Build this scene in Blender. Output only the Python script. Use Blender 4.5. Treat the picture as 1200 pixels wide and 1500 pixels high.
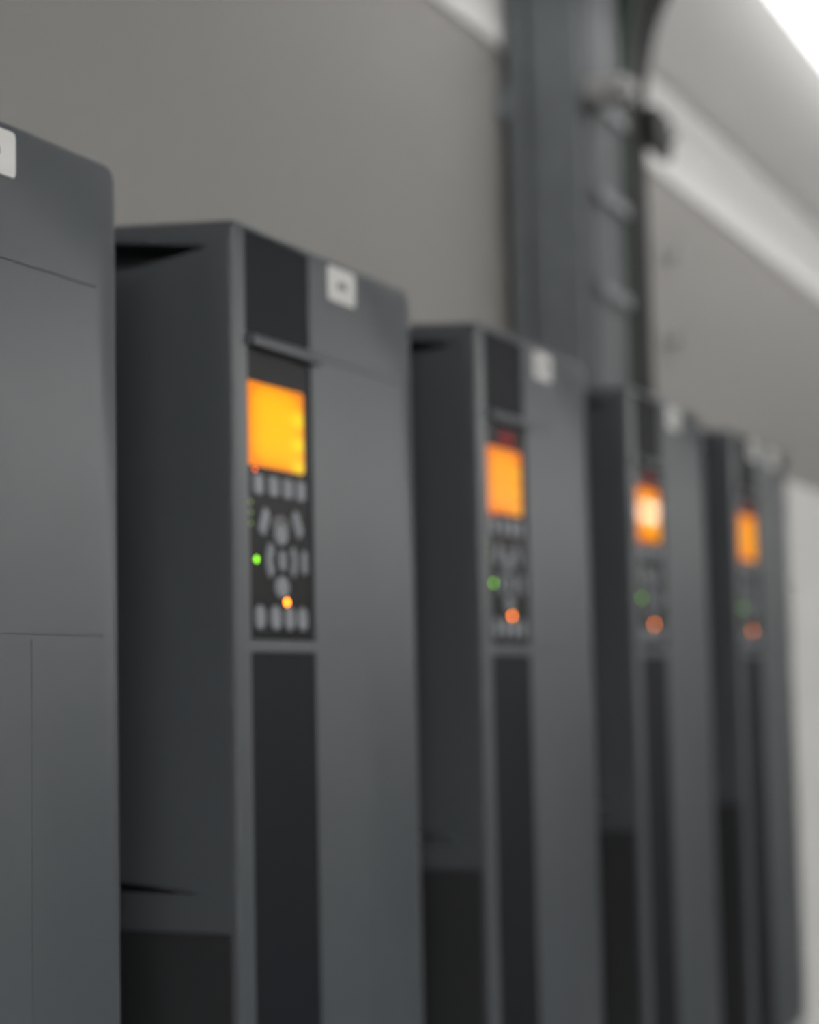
import bpy, bmesh, math, random
from mathutils import Vector, Matrix

random.seed(4)
scene = bpy.context.scene
for o in list(bpy.data.objects):
    bpy.data.objects.remove(o)
C = scene.collection

# ------------------------------------------------------------------ camera
EYE = 1.50                                   # eye height; row of drives runs along +X, wall is at +Y
cam_d = bpy.data.cameras.new('camera')
cam = bpy.data.objects.new('camera', cam_d)
C.objects.link(cam)
scene.camera = cam
cam_d.sensor_fit = 'VERTICAL'
cam_d.sensor_height = 36.0
cam_d.lens = 68.4
FW = Vector((0.90981725, 0.40589219, 0.08651076))
RT = Vector((0.40898759, -0.91230051, -0.02090283))
UP = Vector((-0.07043951, -0.05439958, 0.99603161))
m = Matrix((RT, UP, -FW)).transposed().to_4x4()
m.translation = Vector((0, -0.5179, EYE))
cam.matrix_world = m
cam_d.clip_start = 0.02
cam_d.clip_end = 60
cam_d.dof.use_dof = True
cam_d.dof.focus_distance = 0.80
cam_d.dof.aperture_fstop = 5.1

# ------------------------------------------------------------------ world / exposure
w = bpy.data.worlds.new('world')
scene.world = w
w.use_nodes = True
w.node_tree.nodes['Background'].inputs[0].default_value = (0.02, 0.02, 0.022, 1)
w.node_tree.nodes['Background'].inputs[1].default_value = 0.2
scene.view_settings.view_transform = 'Standard'
scene.view_settings.look = 'None'
scene.view_settings.gamma = 1.0
scene.view_settings.use_curve_mapping = False
scene.view_settings.exposure = 0.1
LAMP_ROW = 54.0        # strength of the tubes in the middle of the room
LAMP_WALL = 2.5        # strength of the dimmer fitting above the drives
LAMP_FAR = 6.5
FILL_NEAR = 105.0     # strength of the unseen tube added to lift the drive flanks
FILL_MID = 30.0       # strength of the unseen tubes added to brighten the far drive fronts

# ------------------------------------------------------------------ materials
def mat(name, col, rough=0.5, metal=0.0, noise=0.0, scale=60.0, bump=0.0, emit=None, estr=0.0, spec=0.5, coat=0.0, rnoise=0.0):
    M = bpy.data.materials.new(name)
    M.use_nodes = True
    nt = M.node_tree
    b = nt.nodes['Principled BSDF']
    b.inputs['Base Color'].default_value = (*col, 1)
    b.inputs['Roughness'].default_value = rough
    b.inputs['Metallic'].default_value = metal
    b.inputs['Specular IOR Level'].default_value = spec
    b.inputs['Coat Weight'].default_value = coat
    b.inputs['Coat Roughness'].default_value = 0.05
    if emit:
        b.inputs['Emission Color'].default_value = (*emit, 1)
        b.inputs['Emission Strength'].default_value = estr
    if noise or bump or rnoise:
        tc = nt.nodes.new('ShaderNodeTexCoord')
        n = nt.nodes.new('ShaderNodeTexNoise')
        n.inputs['Scale'].default_value = scale
        n.inputs['Detail'].default_value = 6
        nt.links.new(tc.outputs['Object'], n.inputs['Vector'])
        if noise:
            r = nt.nodes.new('ShaderNodeMapRange')
            r.inputs['To Min'].default_value = 1 - noise
            r.inputs['To Max'].default_value = 1 + noise
            nt.links.new(n.outputs['Fac'], r.inputs['Value'])
            mx = nt.nodes.new('ShaderNodeVectorMath')
            mx.operation = 'SCALE'
            mx.inputs[0].default_value = col
            nt.links.new(r.outputs['Result'], mx.inputs['Scale'])
            nt.links.new(mx.outputs['Vector'], b.inputs['Base Color'])
        if rnoise:
            r = nt.nodes.new('ShaderNodeMapRange')
            r.inputs['To Min'].default_value = max(0.02, rough - rnoise)
            r.inputs['To Max'].default_value = rough + rnoise
            nt.links.new(n.outputs['Fac'], r.inputs['Value'])
            nt.links.new(r.outputs['Result'], b.inputs['Roughness'])
        if bump:
            bp = nt.nodes.new('ShaderNodeBump')
            bp.inputs['Strength'].default_value = bump
            bp.inputs['Distance'].default_value = 0.001
            nt.links.new(n.outputs['Fac'], bp.inputs['Height'])
            nt.links.new(bp.outputs['Normal'], b.inputs['Normal'])
    return M

def screen_mat(name, edge, mid, hot, strength, spec=0.5):
    """Backlit LCD: amber, yellower in the middle, three lamp spots along its right side."""
    M = bpy.data.materials.new(name)
    M.use_nodes = True
    nt = M.node_tree
    N, K = nt.nodes.new, nt.links.new
    b = nt.nodes['Principled BSDF']
    b.inputs['Base Color'].default_value = (0.03, 0.02, 0.01, 1)
    b.inputs['Roughness'].default_value = 0.015
    b.inputs['Specular IOR Level'].default_value = spec
    tc = N('ShaderNodeTexCoord')
    sp = N('ShaderNodeSeparateXYZ')
    K(tc.outputs['Object'], sp.inputs[0])
    def math_(op, a, b_=None):
        n = N('ShaderNodeMath')
        n.operation = op
        for i, v in enumerate((a, b_)):
            if v is None:
                continue
            if isinstance(v, (int, float)):
                n.inputs[i].default_value = v
            else:
                K(v, n.inputs[i])
        return n.outputs[0]
    cx, cz = SCR_C
    hx, hz = SCR_H
    u = math_('DIVIDE', math_('SUBTRACT', sp.outputs['X'], cx), hx)      # -1..1
    v = math_('DIVIDE', math_('SUBTRACT', sp.outputs['Z'], cz), hz)
    au, av = math_('ABSOLUTE', u), math_('ABSOLUTE', v)
    mu = math_('POWER', au, 3.5)
    mv = math_('POWER', av, 4.5)
    e = math_('MINIMUM', math_('ADD', mu, mv), 1.0)                       # 1 at the rim
    mix = N('ShaderNodeMixRGB')
    K(e, mix.inputs[0])
    mix.inputs[1].default_value = (*mid, 1)
    mix.inputs[2].default_value = (*edge, 1)
    spots = None
    for zc in (0.30, -0.30, -0.86):
        dx = math_('MULTIPLY', math_('SUBTRACT', u, 0.80), 1.0)
        dz = math_('MULTIPLY', math_('SUBTRACT', v, zc), 1.0)
        d2 = math_('ADD', math_('MULTIPLY', math_('MULTIPLY', dx, dx), 14.0), math_('MULTIPLY', math_('MULTIPLY', dz, dz), 26.0))
        g = math_('EXPONENT', math_('MULTIPLY', d2, -1.0))
        spots = g if spots is None else math_('ADD', spots, g)
    mix2 = N('ShaderNodeMixRGB')
    K(math_('MINIMUM', math_('MULTIPLY', spots, 0.85), 1.0), mix2.inputs[0])
    K(mix.outputs[0], mix2.inputs[1])
    mix2.inputs[2].default_value = (*hot, 1)
    K(mix2.outputs[0], b.inputs['Emission Color'])
    b.inputs['Emission Strength'].default_value = strength
    return M

# drive part coordinates: x from the left edge of the front, y behind the front plane, dz below the top (metres)
WD, DP, HT = 0.242, 0.26, 0.65
def LC(x, y, dz):
    return Vector((x - WD / 2, y - DP / 2, dz + HT))

SX0, SX1, SZ0, SZ1 = 0.0195, 0.0865, -0.1362, -0.0885
_c = LC((SX0 + SX1) / 2, 0, (SZ0 + SZ1) / 2)
SCR_C = (_c.x, _c.z)
SCR_H = ((SX1 - SX0) / 2, (SZ1 - SZ0) / 2)

M_PAINT = mat('drive_grey_plastic', (0.062, 0.069, 0.076), 0.33, noise=0.05, scale=900, bump=0.04, spec=0.25)
M_PLATE = mat('black_cover_plastic', (0.011, 0.012, 0.015), 0.45, noise=0.08, scale=700, bump=0.04, spec=0.05)
M_SIDE = mat('black_side_plastic', (0.02, 0.021, 0.023), 0.6, noise=0.1, scale=500, spec=0.3)
M_LCP = mat('keypad_black', (0.005, 0.005, 0.006), 0.30, spec=0.06)
M_KEY = mat('key_grey_rubber', (0.15, 0.16, 0.18), 0.45, noise=0.04, scale=800)
M_KEYD = mat('key_ring_print', (0.055, 0.057, 0.062), 0.4)
M_LABEL = mat('label_paper', (0.54, 0.54, 0.525), 0.5, noise=0.02, scale=300)
M_INK = mat('label_ink', (0.10, 0.10, 0.10), 0.6)
M_RED = mat('red_patch', (0.22, 0.012, 0.012), 0.5, spec=0.1)
M_GLED = mat('green_led', (0.05, 0.2, 0.02), 0.3, emit=(0.30, 1.0, 0.0), estr=3.4)
M_OLED = mat('amber_led', (0.3, 0.12, 0.02), 0.3, emit=(1.0, 0.21, 0.004), estr=14)
M_RLED = mat('red_orange_led', (0.3, 0.05, 0.01), 0.3, emit=(1.0, 0.12, 0.006), estr=3.2)
M_GLINT = mat('dim_green_glint', (0.02, 0.05, 0.01), 0.3, emit=(0.35, 0.62, 0.02), estr=0.4)
M_SCR_Y = screen_mat('amber_lcd_bright', (1.0, 0.26, 0.006), (1.02, 0.54, 0.002), (1.0, 0.80, 0.02), 1.0, 0.05)
M_SCR_O = screen_mat('amber_lcd', (0.95, 0.20, 0.006), (1.0, 0.37, 0.008), (1.0, 0.50, 0.02), 1.0, 0.1)
M_SCR_G = screen_mat('amber_lcd_glossy', (0.95, 0.20, 0.006), (1.0, 0.37, 0.008), (1.0, 0.50, 0.02), 1.0, 0.5)
M_WALL = mat('wall_paint_warm_grey', (0.224, 0.215, 0.208), 0.75, noise=0.03, scale=3, bump=0.15)
M_WHITE = mat('white_paint', (0.86, 0.86, 0.85), 0.7, noise=0.02, scale=4)
M_TRIM = mat('pale_grey_paint', (0.60, 0.60, 0.59), 0.7, noise=0.02, scale=4)
M_CEIL = mat('ceiling_paint', (0.30, 0.30, 0.30), 0.8, noise=0.02, scale=5)
M_FLOOR = mat('floor_epoxy_dark', (0.11, 0.115, 0.12), 0.35, noise=0.15, scale=6)
M_STEEL = mat('galvanised_steel', (0.145, 0.16, 0.172), 0.5, metal=0.0, noise=0.18, scale=30)
M_STEELD = mat('dark_steel', (0.10, 0.105, 0.11), 0.5, metal=0.4, noise=0.15, scale=30)
M_CABG = mat('cable_grey', (0.085, 0.093, 0.10), 0.5)
M_CABK = mat('cable_black', (0.006, 0.007, 0.007), 0.6, spec=0.3)
M_CABGR = mat('cable_dark_green', (0.012, 0.024, 0.017), 0.6, spec=0.3)
M_FIT = mat('pale_metal_fitting', (0.30, 0.30, 0.295), 0.45, metal=0.2)
M_PALE = mat('pale_cabinet_paint', (0.56, 0.56, 0.54), 0.5, noise=0.02, scale=8)
M_DKCAB = mat('dark_cabinet_paint', (0.06, 0.064, 0.068), 0.5, noise=0.05, scale=8)
M_LAMPB = mat('lamp_housing_white', (0.75, 0.75, 0.75), 0.5)
def lamp_mat(name, s):
    return mat(name, (0.9, 0.9, 0.9), 0.5, emit=(1.0, 0.985, 0.96), estr=s)
M_FILL_NEAR = lamp_mat('near_fill_glow', FILL_NEAR)
M_FILL_MID = lamp_mat('mid_fill_glow', FILL_MID)
M_L_ROW, M_L_WALL, M_L_FAR = lamp_mat('tube_glow', LAMP_ROW), lamp_mat('wall_tube_glow', LAMP_WALL), lamp_mat('far_tube_glow', LAMP_FAR)

# ------------------------------------------------------------------ helpers
def tag(o, label=None, cat=None, group=None, kind=None):
    if label: o['label'] = label
    if cat: o['category'] = cat
    if group: o['group'] = group
    if kind: o['kind'] = kind
    return o

def obj(name, bm, material, parent=None, smooth=None):
    me = bpy.data.meshes.new(name)
    bmesh.ops.recalc_face_normals(bm, faces=bm.faces[:])
    bm.to_mesh(me)
    bm.free()
    me.materials.append(material)
    if smooth:
        me.shade_smooth()
        me.set_sharp_from_angle(angle=math.radians(smooth))
    o = bpy.data.objects.new(name, me)
    C.objects.link(o)
    if parent: o.parent = parent
    return o

def empty(name, loc, rz=0.0):
    o = bpy.data.objects.new(name, None)
    C.objects.link(o)
    o.location = loc
    o.rotation_euler = (0, 0, rz)
    o.empty_display_size = 0.05
    return o

def add_box(bm, lo, hi, bev=0.0, seg=2):
    r = bmesh.ops.create_cube(bm, size=1.0)
    vs = r['verts']
    for v in vs:
        v.co = Vector([lo[i] + (v.co[i] + 0.5) * (hi[i] - lo[i]) for i in range(3)])
    if bev:
        es = list({e for v in vs for e in v.link_edges})
        bmesh.ops.bevel(bm, geom=es, offset=bev, segments=seg, affect='EDGES', profile=0.5)
    return bm

def box(lo, hi, bev=0.0, seg=2):
    return add_box(bmesh.new(), lo, hi, bev, seg)

def lbox(x0, x1, y0, y1, z0, z1, bev=0.0, seg=2):
    a, b = LC(x0, y0, z0), LC(x1, y1, z1)
    return box(a, b, bev, seg)

def prism(pts, y0, y1, bev=0.0):
    """closed outline pts [(x,dz)] in drive coordinates, extruded from y1 (back) to y0 (front), front rim bevelled."""
    bm = bmesh.new()
    rings = []
    cx = sum(p[0] for p in pts) / len(pts); cz = sum(p[1] for p in pts) / len(pts)
    levels = [(y1, 0.0), (y0 + bev, 0.0), (y0, bev)] if bev else [(y1, 0.0), (y0, 0.0)]
    for y, ins in levels:
        ring = []
        for x, z in pts:
            d = Vector((cx - x, cz - z))
            l = d.length or 1
            k = ins / l
            ring.append(bm.verts.new(LC(x + d.x * k, y, z + d.y * k)))
        rings.append(ring)
    n = len(pts)
    for a, b in zip(rings, rings[1:]):
        for i in range(n):
            bm.faces.new((a[i], a[(i + 1) % n], b[(i + 1) % n], b[i]))
    bm.faces.new(rings[0]); bm.faces.new(rings[-1])
    return bm

def rrect(cx, cz, w_, h_, r, rot=0.0, n=4):
    pts = []
    for (sx, sz, a0) in ((1, 1, 0), (-1, 1, 90), (-1, -1, 180), (1, -1, 270)):
        for k in range(n + 1):
            a = math.radians(a0 + 90 * k / n)
            x = sx * (w_ / 2 - r) + r * math.cos(a)
            z = sz * (h_ / 2 - r) + r * math.sin(a)
            c, s = math.cos(rot), math.sin(rot)
            pts.append((cx + x * c - z * s, cz + x * s + z * c))
    return pts

def ellipse(cx, cz, a, b, n=20):
    return [(cx + a * math.cos(2 * math.pi * k / n), cz + b * math.sin(2 * math.pi * k / n)) for k in range(n)]

def arc_band(cx, cz, r0, r1, a0, a1, n=10, sq=1.0):
    out = [(cx + r1 * math.cos(a0 + (a1 - a0) * k / n), cz + sq * r1 * math.sin(a0 + (a1 - a0) * k / n)) for k in range(n + 1)]
    inn = [(cx + r0 * math.cos(a1 + (a0 - a1) * k / n), cz + sq * r0 * math.sin(a1 + (a0 - a1) * k / n)) for k in range(n + 1)]
    return out + inn

def hull(points):
    bm = bmesh.new()
    for p in points:
        bm.verts.new(p)
    bmesh.ops.convex_hull(bm, input=bm.verts[:])
    return bm

def tube(bm, pts, r, n=10):
    """round tube through pts (list of Vectors)"""
    rings = []
    for i, p in enumerate(pts):
        t = (pts[min(i + 1, len(pts) - 1)] - pts[max(i - 1, 0)]).normalized()
        a = t.orthogonal().normalized() if abs(t.z) < 0.9 else Vector((1, 0, 0))
        a = (a - t * a.dot(t)).normalized()
        b = t.cross(a)
        rings.append([bm.verts.new(p + r * (math.cos(2 * math.pi * k / n) * a + math.sin(2 * math.pi * k / n) * b)) for k in range(n)])
    for A, B in zip(rings, rings[1:]):
        for k in range(n):
            bm.faces.new((A[k], A[(k + 1) % n], B[(k + 1) % n], B[k]))
    bm.faces.new(rings[0]); bm.faces.new(rings[-1])
    return bm

def smooth_path(pts, n=6):
    P = [Vector(p) for p in pts]
    out = []
    for i in range(len(P) - 1):
        p0, p1, p2, p3 = P[max(i - 1, 0)], P[i], P[i + 1], P[min(i + 2, len(P) - 1)]
        for k in range(n):
            t = k / n
            out.append(0.5 * ((2 * p1) + (p2 - p0) * t + (2 * p0 - 5 * p1 + 4 * p2 - p3) * t * t + (3 * p1 - p0 - 3 * p2 + p3) * t ** 3))
    out.append(P[-1])
    return out

# ------------------------------------------------------------------ the room
X0, X1, Y0, Y1, CEIL = -2.6, 12.0, -3.1, 0.26, 2.36
tag(obj('floor', box((X0, Y0, -0.06), (X1, Y1, 0)), M_FLOOR), 'dark epoxy floor of the plant room', kind='structure')
TOP = 2.80
tag(obj('trim_2', box((X0, Y1 - 0.75, CEIL), (X1, Y1, TOP)), M_WHITE), 'white bulkhead boxed in above the row of drives', kind='structure')
tag(obj('ceiling', box((X0, Y0, TOP), (X1, Y1, TOP + 0.06)), M_CEIL), 'grey painted ceiling of the plant room', kind='structure')
tag(obj('wall_back', box((X0, Y1, 0), (X1, Y1 + 0.1, CEIL)), M_WALL), 'warm grey painted wall behind the row of drives', kind='structure')
tag(obj('wall_front', box((X0, Y0 - 0.1, 0), (X1, Y0, TOP)), M_WHITE), 'pale wall facing the row of drives', kind='structure')
tag(obj('wall_left', box((X0 - 0.1, Y0, 0), (X0, Y1, TOP)), M_WALL), 'grey wall at the near end of the room', kind='structure')
tag(obj('wall_right', box((X1, Y0, 0), (X1 + 0.1, Y1, TOP)), M_WHITE), 'pale wall at the far end of the room', kind='structure')
tag(obj('trim_1', box((X0, Y1 - 0.006, EYE + 0.712), (X1, Y1, EYE + 0.850)), M_TRIM), 'white board running along the top of the grey wall', kind='structure')

# ------------------------------------------------------------------ drive prototype
def build_body():
    bm = bmesh.new()
    def loop(y, inset, rise):
        pts = []
        r = 0.009
        for (sx, top, a0) in ((1, 1, 0), (-1, 1, 90), (-1, 0, 180), (1, 0, 270)):
            n = 7
            for k in range(n + 1):
                a = math.radians(a0 + 90 * k / n)
                rr = r - inset if r > inset else 0.0005
                cx = (WD - r) if sx > 0 else r
                cz = -r if top else -HT + r
                x = cx + rr * math.cos(a)
                z = cz + rr * math.sin(a) + (rise if top else 0)
                pts.append(bm.verts.new(LC(x, y, z)))
        return pts
    loops = [loop(0.0, 0.0026, 0), loop(0.0004, 0.0014, 0), loop(0.0012, 0.0005, 0), loop(0.0026, 0, 0), loop(0.085, 0, 0.0055), loop(DP, 0, 0.0055)]
    n = len(loops[0])
    for a, b in zip(loops, loops[1:]):
        for i in range(n):
            bm.faces.new((a[i], a[(i + 1) % n], b[(i + 1) % n], b[i]))
    bm.faces.new(loops[0]); bm.faces.new(loops[-1])
    body = obj('enclosure', bm, M_PAINT)
    cutters = []
    def cut(bm_):
        cutters.append(obj('cutter', bm_, M_PAINT))
    F = -0.01
    cut(lbox(0.0150, 0.0937, F, 0.0016, -0.0618, -0.0040))           # upper plate pocket
    cut(lbox(0.0170, 0.0955, F, 0.0100, -0.2335, -0.0690))           # keypad pocket
    cut(lbox(0.0170, 0.0955, F, 0.0016, -0.6440, -0.2400))           # lower plate pocket
    cut(lbox(0.1015, 0.2230, F, 0.0010, -0.0643, -0.0637))           # seams of the front cover
    cut(lbox(0.0990, 0.2270, F, 0.0010, -0.2337, -0.2331))
    cut(lbox(0.1681, 0.1685, F, 0.0006, -0.6440, -0.2360))
    # grip recesses in both flanks, wedge shaped
    for side in (0, 1):
        def X(d):
            return -0.001 + d if side == 0 else WD + 0.001 - d
        ya, yb = 0.0166, 0.120
        t = -0.0155 + 0.150 * (yb - ya); b = -0.0155 - 0.150 * (yb - ya)
        cut(hull([LC(X(0), ya, -0.0150), LC(X(0), ya, -0.0160), LC(X(0.03), ya + 0.012, -0.0152), LC(X(0.03), ya + 0.012, -0.0158),
                  LC(X(0), yb, t), LC(X(0), yb, b), LC(X(0.035), yb, t), LC(X(0.004), yb, b + 0.0040), LC(X(0.035), yb, b + 0.0045)]))
        ya = 0.0235
        cut(hull([LC(X(0), ya, -0.3706), LC(X(0), ya, -0.3710), LC(X(0.018), ya + 0.01, -0.3704), LC(X(0.018), ya + 0.01, -0.3707),
                  LC(X(0), yb, -0.3606), LC(X(0), yb, -0.3706), LC(X(0.02), yb, -0.3606), LC(X(0.02), yb, -0.3700)]))
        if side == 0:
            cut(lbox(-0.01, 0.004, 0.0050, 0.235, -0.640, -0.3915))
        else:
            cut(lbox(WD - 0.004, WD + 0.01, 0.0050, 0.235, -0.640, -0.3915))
    for c in cutters:
        md = body.modifiers.new('b', 'BOOLEAN')
        md.operation = 'DIFFERENCE'
        md.solver = 'EXACT'
        md.object = c
    dg = bpy.context.evaluated_depsgraph_get()
    dg.update()
    me = bpy.data.meshes.new_from_object(body.evaluated_get(dg))
    me.name = 'enclosure'
    body.modifiers.clear()
    old = body.data
    body.data = me
    bpy.data.meshes.remove(old)
    for c in cutters:
        dm = c.data
        bpy.data.objects.remove(c)
        bpy.data.meshes.remove(dm)
    if not me.materials:
        me.materials.append(M_PAINT)
    me.shade_smooth()
    me.set_sharp_from_angle(angle=math.radians(28))
    return body

def build_drive():
    root = empty('frequency_drive', (0, 0, 0))
    build_body().parent = root
    obj('cover_plate', lbox(0.0154, 0.0933, 0.0002, 0.0016, -0.0614, -0.0044, 0.0004), M_PLATE, root)
    obj('cover_plate', lbox(0.0174, 0.0951, 0.0002, 0.0016, -0.6436, -0.2404, 0.0004), M_PLATE, root)
    # hood above the keypad: rounded ledge
    bm = hull([LC(x, y, z) for x in (0.0172, 0.1010) for (y, z) in
               ((0.0015, -0.0622), (-0.0018, -0.0624), (-0.0036, -0.0632), (-0.0042, -0.0645), (-0.0042, -0.0682), (-0.0036, -0.0694), (-0.002, -0.0698), (0.0015, -0.0698))])
    obj('hood', bm, M_PAINT, root, 40)
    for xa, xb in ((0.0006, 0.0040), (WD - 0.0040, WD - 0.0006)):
        obj('side_panel', lbox(xa, xb, 0.0056, 0.2344, -0.6394, -0.3921, 0.0005), M_SIDE, root)  # darker inset over the lower part of each flank
    # keypad
    kp = obj('keypad', prism(rrect(0.05625, -0.15165, 0.0767, 0.1622, 0.0025), 0.0016, 0.0100, 0.0008), M_LCP, root)
    scr = obj('screen', prism(rrect((SX0 + SX1) / 2, (SZ0 + SZ1) / 2, SX1 - SX0, SZ1 - SZ0, 0.0022), 0.0010, 0.0030, 0.0003), M_SCR_O, kp)
    mm = 0.001
    def key(pts, m_=M_KEY, name='key', front=0.0004):
        return obj(name, prism([(x * mm, z * mm) for x, z in pts], front, 0.0040, 0.0005), m_, kp)
    for x in (29.5, 47.7, 64.9, 81.2):
        key(rrect(x, -146.4, 11.6, 11.2, 2.0))
    for x in (30.0, 48.5, 65.2, 81.3):
        key(rrect(x, -221.0, 11.2, 13.6, 4.6))
    key(ellipse(55.9, -173.3, 8.2, 6.2)); key(ellipse(56.5, -203.3, 8.2, 6.2))
    key(rrect(57.2, -188.3, 8.0, 11.4, 3.0))
    key(arc_band(57.0, -188.6, 12.5, 19.0, math.radians(180 - 38), math.radians(180 + 38), sq=0.88))
    key(arc_band(57.0, -188.6, 12.0, 17.6, math.radians(-36), math.radians(36), sq=0.88))
    key(rrect(35.6, -167.0, 8.6, 16.0, 3.0, math.radians(-27)))
    key(rrect(76.2, -166.4, 8.2, 16.0, 3.0, math.radians(30)))
    key(rrect(84.6, -188.2, 6.0, 14.0, 2.4))
    key(arc_band(55.9, -173.5, 9.3, 13.2, math.radians(25), math.radians(155), sq=0.85), M_KEYD, 'key_ring', 0.0010)
    def led_or_glint(x, z, r, m_, name='indicator_or_glint'):
        return obj(name, prism(ellipse(x * mm, z * mm, r * mm, r * mm, 14), 0.0013, 0.0030, 0.0001), m_, kp)
    led_or_glint(27.3, -188.7, 1.6, M_GLED)
    led_or_glint(63.0, -211.7, 1.7, M_OLED)
    led_or_glint(27.0, -138.3, 1.1, M_RLED)
    for z in (-157.1, -162.9, -168.9):  # reflections of backlit lettering, built as dim glowing dots
        led_or_glint(21.4, z, 1.1, M_GLINT)
    # label with a printed mark
    lab = obj('label', prism(rrect(0.1383, -0.0150, 0.0376, 0.0212, 0.0025), -0.0004, 0.0002, 0.0001), M_LABEL, root)
    bm = prism(rrect(0.1385, -0.0152, 0.013, 0.0042, 0.0015), -0.0006, -0.0003)
    obj('printed_mark', bm, M_INK, lab)
    return root

def copy_tree(o, parent=None):
    c = o.copy()
    C.objects.link(c)
    c.parent = parent
    for ch in list(o.children):
        copy_tree(ch, c)
    return c

XL = [0.5686, 0.9264, 1.2842, 1.6419, 1.9997]
LABELS = ['dark grey wall-mounted drive nearest the camera, cut off by the left edge',
          'dark grey wall-mounted drive with the largest sharp yellow-amber screen',
          'dark grey wall-mounted drive with amber screen, third in the row',
          'dark grey wall-mounted drive whose orange screen shows a white lamp reflection',
          'dark grey wall-mounted drive farthest down the row, beside the pale cabinet']
proto = build_drive()
drives = [proto] + [copy_tree(proto) for _ in range(4)]
for o, x, lab in zip(drives, XL, LABELS):
    o.location = (x + WD / 2, DP / 2, EYE + 0.2581 - HT)
    tag(o, lab, 'drive', 'row of wall-mounted frequency drives')

def parts(o, base):
    return [c for c in o.children if c.name.split('.')[0] == base]
def set_screen(o, m_):
    kp = parts(o, 'keypad')[0]
    s = parts(kp, 'screen')[0]
    s.data = s.data.copy()
    s.data.materials[0] = m_
for i in (0, 1):
    set_screen(drives[i], M_SCR_Y)
set_screen(drives[3], M_SCR_G)
for i in (2, 3, 4):                       # small red badge above the screen
    kp = parts(drives[i], 'keypad')[0]
    b = obj('patch', prism(rrect(0.060, -0.0805, 0.030, 0.0105, 0.002), 0.0012, 0.0020), M_RED, kp)  # plain red area at the top of the keypad
    b['label'] = 'small red badge above the screen'
# the farthest drive carries its label further left and a second smaller one
lab = parts(drives[4], 'label')[0]
lab.location.x -= 0.050
lab2 = copy_tree(lab, drives[4])
lab2.location.x += 0.085
lab2.scale = (1, 1, 1)

# ------------------------------------------------------------------ pale cabinet beyond the last drive
pc = empty('electrical_cabinet', (2.60, 0.144, 0))
tag(pc, 'pale grey floor-standing cabinet at the right edge beyond the last drive', 'cabinet')
zt = EYE + 0.243
obj('carcass', box((-0.30, -0.105, 0.08), (0.30, 0.115, zt), 0.004), M_PALE, pc)
dr = obj('cabinet_door', box((-0.29, -0.125, 0.10), (0.29, -0.105, zt - 0.012), 0.004), M_PALE, pc)
obj('door_handle', box((0.235, -0.140, 0.95), (0.260, -0.124, 1.12), 0.004), M_STEELD, dr)
obj('plinth', box((-0.285, -0.095, 0.0), (0.285, 0.115, 0.08)), M_STEELD, pc)

# ------------------------------------------------------------------ cable ladder on the wall and what it carries
LX0, LX1, LYF, LYB = 2.012, 2.262, 0.165, 0.248
LZ0, LZ1 = 1.790, CEIL
cl = empty('cable_ladder', ((LX0 + LX1) / 2, Y1, LZ0))
tag(cl, 'galvanised steel cable ladder running up the wall behind the drives', 'cable ladder')
def cbox(x0, x1, y0, y1, z0, z1, bev=0.0):
    p = cl.location
    return box((x0 - p.x, y0 - p.y, z0 - p.z), (x1 - p.x, y1 - p.y, z1 - p.z), bev, 1)
def cadd(bm, x0, x1, y0, y1, z0, z1):
    p = cl.location
    add_box(bm, (x0 - p.x, y0 - p.y, z0 - p.z), (x1 - p.x, y1 - p.y, z1 - p.z))
for xa, s in ((LX0, 1), (LX1, -1)):
    bm = bmesh.new()
    cadd(bm, *sorted((xa, xa + s * 0.003)), LYF, 0.218, LZ0, LZ1)
    cadd(bm, *sorted((xa + s * 0.007, xa + s * 0.010)), 0.2175, 0.2285, LZ0, LZ1)
    cadd(bm, *sorted((xa, xa + s * 0.003)), 0.228, LYB, LZ0, LZ1)
    cadd(bm, *sorted((xa, xa + s * 0.008)), LYF - 0.002, LYF, LZ0, LZ1)
    cadd(bm, *sorted((xa, xa + s * 0.008)), LYB - 0.002, LYB, LZ0, LZ1)
    obj('side_rail', bm, M_STEEL, cl)
k = 0
z = EYE + 0.538 - 0.108 * 4
while z < LZ1 - 0.03:
    if z > LZ0 + 0.02:
        obj('rung', cbox(LX0 + 0.003, LX1 - 0.003, 0.186, 0.206, z - 0.008, z + 0.008, 0.002), M_STEEL, cl)
    z += 0.108
for zb in (1.86, 2.15):
    obj('bracket', cbox(LX0 - 0.004, LX1 + 0.004, LYB - 0.002, Y1, zb - 0.02, zb + 0.02), M_STEEL, cl)

def cable(name, pts, r, material, label):
    o = obj(name, tube(bmesh.new(), smooth_path(pts), r), material, None, 60)
    tag(o, label, 'cable', 'cables on the ladder')
    return o
ZB, ZT = 1.766, CEIL - 0.002
for i, x in enumerate((2.052, 2.087, 2.122)):
    cable('power_cable', [(x, 0.1690, ZB), (x + 0.002, 0.1690, 1.9), (x - 0.002, 0.1690, 2.1), (x + 0.002, 0.1690, ZT)], 0.0160, M_CABG,
          ['grey cable next to the left rail of the ladder', 'middle one of the three grey cables on the ladder',
           'grey cable on the ladder beside the dark green one'][i])
cable('control_cable', [(2.166, 0.1690, ZB), (2.168, 0.1690, 1.9), (2.168, 0.1690, 2.10), (2.169, 0.1670, 2.2), (2.172, 0.158, 2.29), (2.178, 0.138, ZT)], 0.0145, M_CABGR,
      'dark green cable on the ladder, left of the black pair')
cable('control_cable', [(2.201, 0.1690, ZB), (2.202, 0.1690, 1.9), (2.203, 0.1690, 2.10), (2.204, 0.1670, 2.2), (2.208, 0.156, 2.29), (2.216, 0.134, ZT)], 0.0145, M_CABK,
      'black cable on the ladder beside the dark green one')
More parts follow.
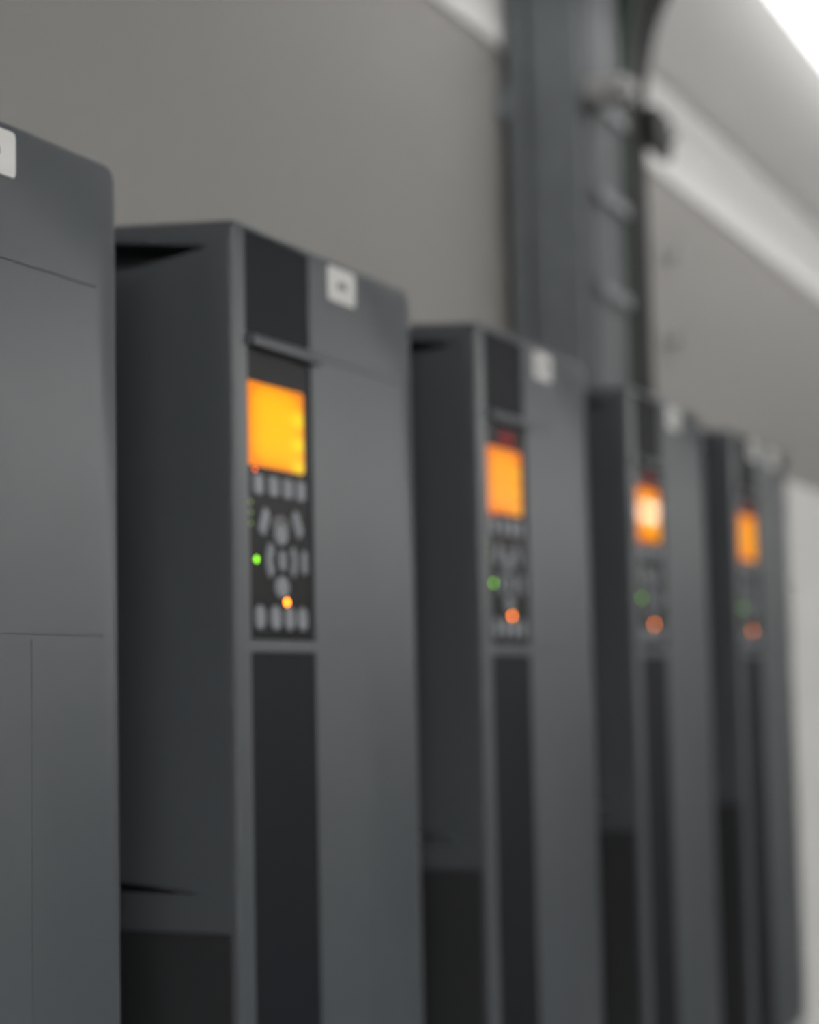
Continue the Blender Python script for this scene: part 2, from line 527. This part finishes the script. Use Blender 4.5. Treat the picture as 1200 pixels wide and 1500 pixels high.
cable('control_cable', [(2.234, 0.1690, ZB), (2.234, 0.1690, 1.9), (2.234, 0.1690, 2.10), (2.234, 0.1670, 2.2), (2.241, 0.152, 2.29), (2.254, 0.126, ZT)], 0.0145, M_CABK,
      'rightmost black cable on the ladder, passing under the black clamp')
for zz, lab_ in ((0.640, 'uppermost pale cable cleat across the grey cables'), (0.538, 'middle pale cable cleat across the grey cables'), (0.430, 'lowest pale cable cleat across the grey cables')):
    o = obj('cable_cleat', box((2.033, 0.1475, EYE + zz - 0.007), (2.140, 0.1525, EYE + zz + 0.007), 0.0015), M_STEEL)
    tag(o, lab_, 'cleat', 'cleats on the cable ladder')
# black clamp and pale fitting
cz_ = EYE + 0.660
ck = empty('cable_clamp', (2.262, 0.1435, cz_))
tag(ck, 'black cable clamp sticking out at the right of the ladder', 'clamp')
obj('clamp_body', box((-0.038, -0.006, -0.027), (0.030, 0.0085, 0.027), 0.004), M_CABK, ck)
obj('clamp_bolt', tube(bmesh.new(), [Vector((0.018, -0.014, 0)), Vector((0.018, 0.0, 0))], 0.006, 8), M_STEELD, ck)
ft = empty('cable_gland', (2.022, 0.1325, EYE + 0.646))
tag(ft, 'pale round metal fitting on the cable ladder', 'fitting')
obj('gland_body', tube(bmesh.new(), [Vector((0, -0.022, 0)), Vector((0, 0.02, 0))], 0.017, 16), M_FIT, ft, 40)
obj('gland_nut', tube(bmesh.new(), [Vector((0, -0.030, 0)), Vector((0, -0.022, 0))], 0.011, 6), M_FIT, ft)
for zz, lab_ in ((EYE + 0.60, 'upper small clip on the wall right of the ladder'), (EYE + 0.475, 'lower small clip on the wall right of the ladder')):
    wc = empty('wall_clip', (2.66, Y1, zz))
    tag(wc, lab_, 'clip')
    obj('clip_base', box((-0.02, -0.006, -0.012), (0.02, 0, 0.012), 0.002), M_FIT, wc)
    obj('clip_loop', tube(bmesh.new(), [Vector((0, -0.012, -0.008)), Vector((0, -0.018, 0.008))], 0.007, 10), M_FIT, wc)

# ------------------------------------------------------------------ ceiling lamps
def batten(x0, x1, yc, m_, label, wdt=0.16, drop=0.0):
    r = empty('ceiling_lamp', ((x0 + x1) / 2, yc, CEIL - drop))
    tag(r, label, 'lamp', 'ceiling batten lamps')
    h = (x1 - x0) / 2
    obj('housing', box((-h, -wdt / 2, -0.025), (h, wdt / 2, 0), 0.003), M_LAMPB, r)
    obj('diffuser', box((-h + 0.01, -wdt / 2 + 0.008, -0.055), (h - 0.01, wdt / 2 - 0.008, -0.025), 0.012), m_, r, 40)
    for s in (-1, 1):
        obj('end_cap', box((s * h - 0.008 if s > 0 else -h, -wdt / 2 + 0.004, -0.058), (s * h if s > 0 else -h + 0.008, wdt / 2 - 0.004, -0.025)), M_LAMPB, r)
    return r
wl = empty('tube_lamp', (2.85, -0.055, CEIL))
tag(wl, 'bright white tube lamp glowing under the bulkhead at the top right corner', 'lamp')
obj('tube', tube(bmesh.new(), [Vector((-1.35, 0, -0.07)), Vector((1.35, 0, -0.07))], 0.04, 20), M_L_WALL, wl, 40)
for s_ in (-1, 1):
    obj('end_cap', tube(bmesh.new(), [Vector((s_ * 1.35, 0, -0.07)), Vector((s_ * 1.39, 0, -0.07))], 0.042, 20), M_LAMPB, wl, 40)
    obj('hanger', tube(bmesh.new(), [Vector((s_ * 1.37, 0, 0)), Vector((s_ * 1.37, 0, -0.05))], 0.006, 8), M_STEELD, wl)
for x0, x1, yc, m_, lab_, wd_ in (
        (-1.6, -0.1, -2.6, M_L_ROW, 'suspended batten lamp behind the camera', 0.16),
        (-2.3, -0.9, -1.1, M_FILL_NEAR, 'unseen batten lamp by the near end wall, added to lift the drive flanks', 0.16),
        (1.2, 2.6, -2.6, M_L_ROW, 'suspended batten lamp across from the second drive', 0.16),
        (3.9, 5.2, -2.6, M_L_ROW, 'third suspended batten lamp from the near end', 0.16),
        (6.25, 7.4, -2.6, M_FILL_MID, 'unseen fourth batten lamp from the near end, added to brighten the drive fronts', 0.16),
        (8.45, 9.5, -2.6, M_FILL_MID, 'unseen fifth batten lamp from the near end, added to brighten the drive fronts', 0.16),
        (9.2, 9.9, -2.36, M_L_FAR, 'distant suspended batten lamp mirrored in the fourth screen', 0.07)):
    r = batten(x0, x1, yc, m_, lab_, wd_)
    for s_ in (-1, 1):
        xx = s_ * ((x1 - x0) / 2 - 0.15)
        obj('hanger', tube(bmesh.new(), [Vector((xx, 0, 0)), Vector((xx, 0, TOP - CEIL))], 0.004, 6), M_STEELD, r)

# ------------------------------------------------------------------ unseen low dark cabinets added for reflections in the drives
for i in range(6):
    x = 0.2 + i * 1.9
    t = empty('added_low_cabinet', (x, -2.80, 0))
    tag(t, 'unseen dark low cabinet added for reflections by the facing wall, %s from the near end' % ('first', 'second', 'third', 'fourth', 'fifth', 'sixth')[i], 'cabinet', 'low cabinets added for reflections')
    obj('carcass', box((-0.9, -0.28, 0.0), (0.9, 0.26, 0.95), 0.004), M_DKCAB, t)
    for s in (-1, 1):
        d = obj('cabinet_door', box((s * 0.45 - 0.44, 0.26, 0.06), (s * 0.45 + 0.44, 0.28, 0.91), 0.003), M_DKCAB, t)
        obj('door_handle', box((s * 0.06 - 0.008, 0.28, 0.6), (s * 0.06 + 0.008, 0.30, 0.75), 0.003), M_STEEL, d)
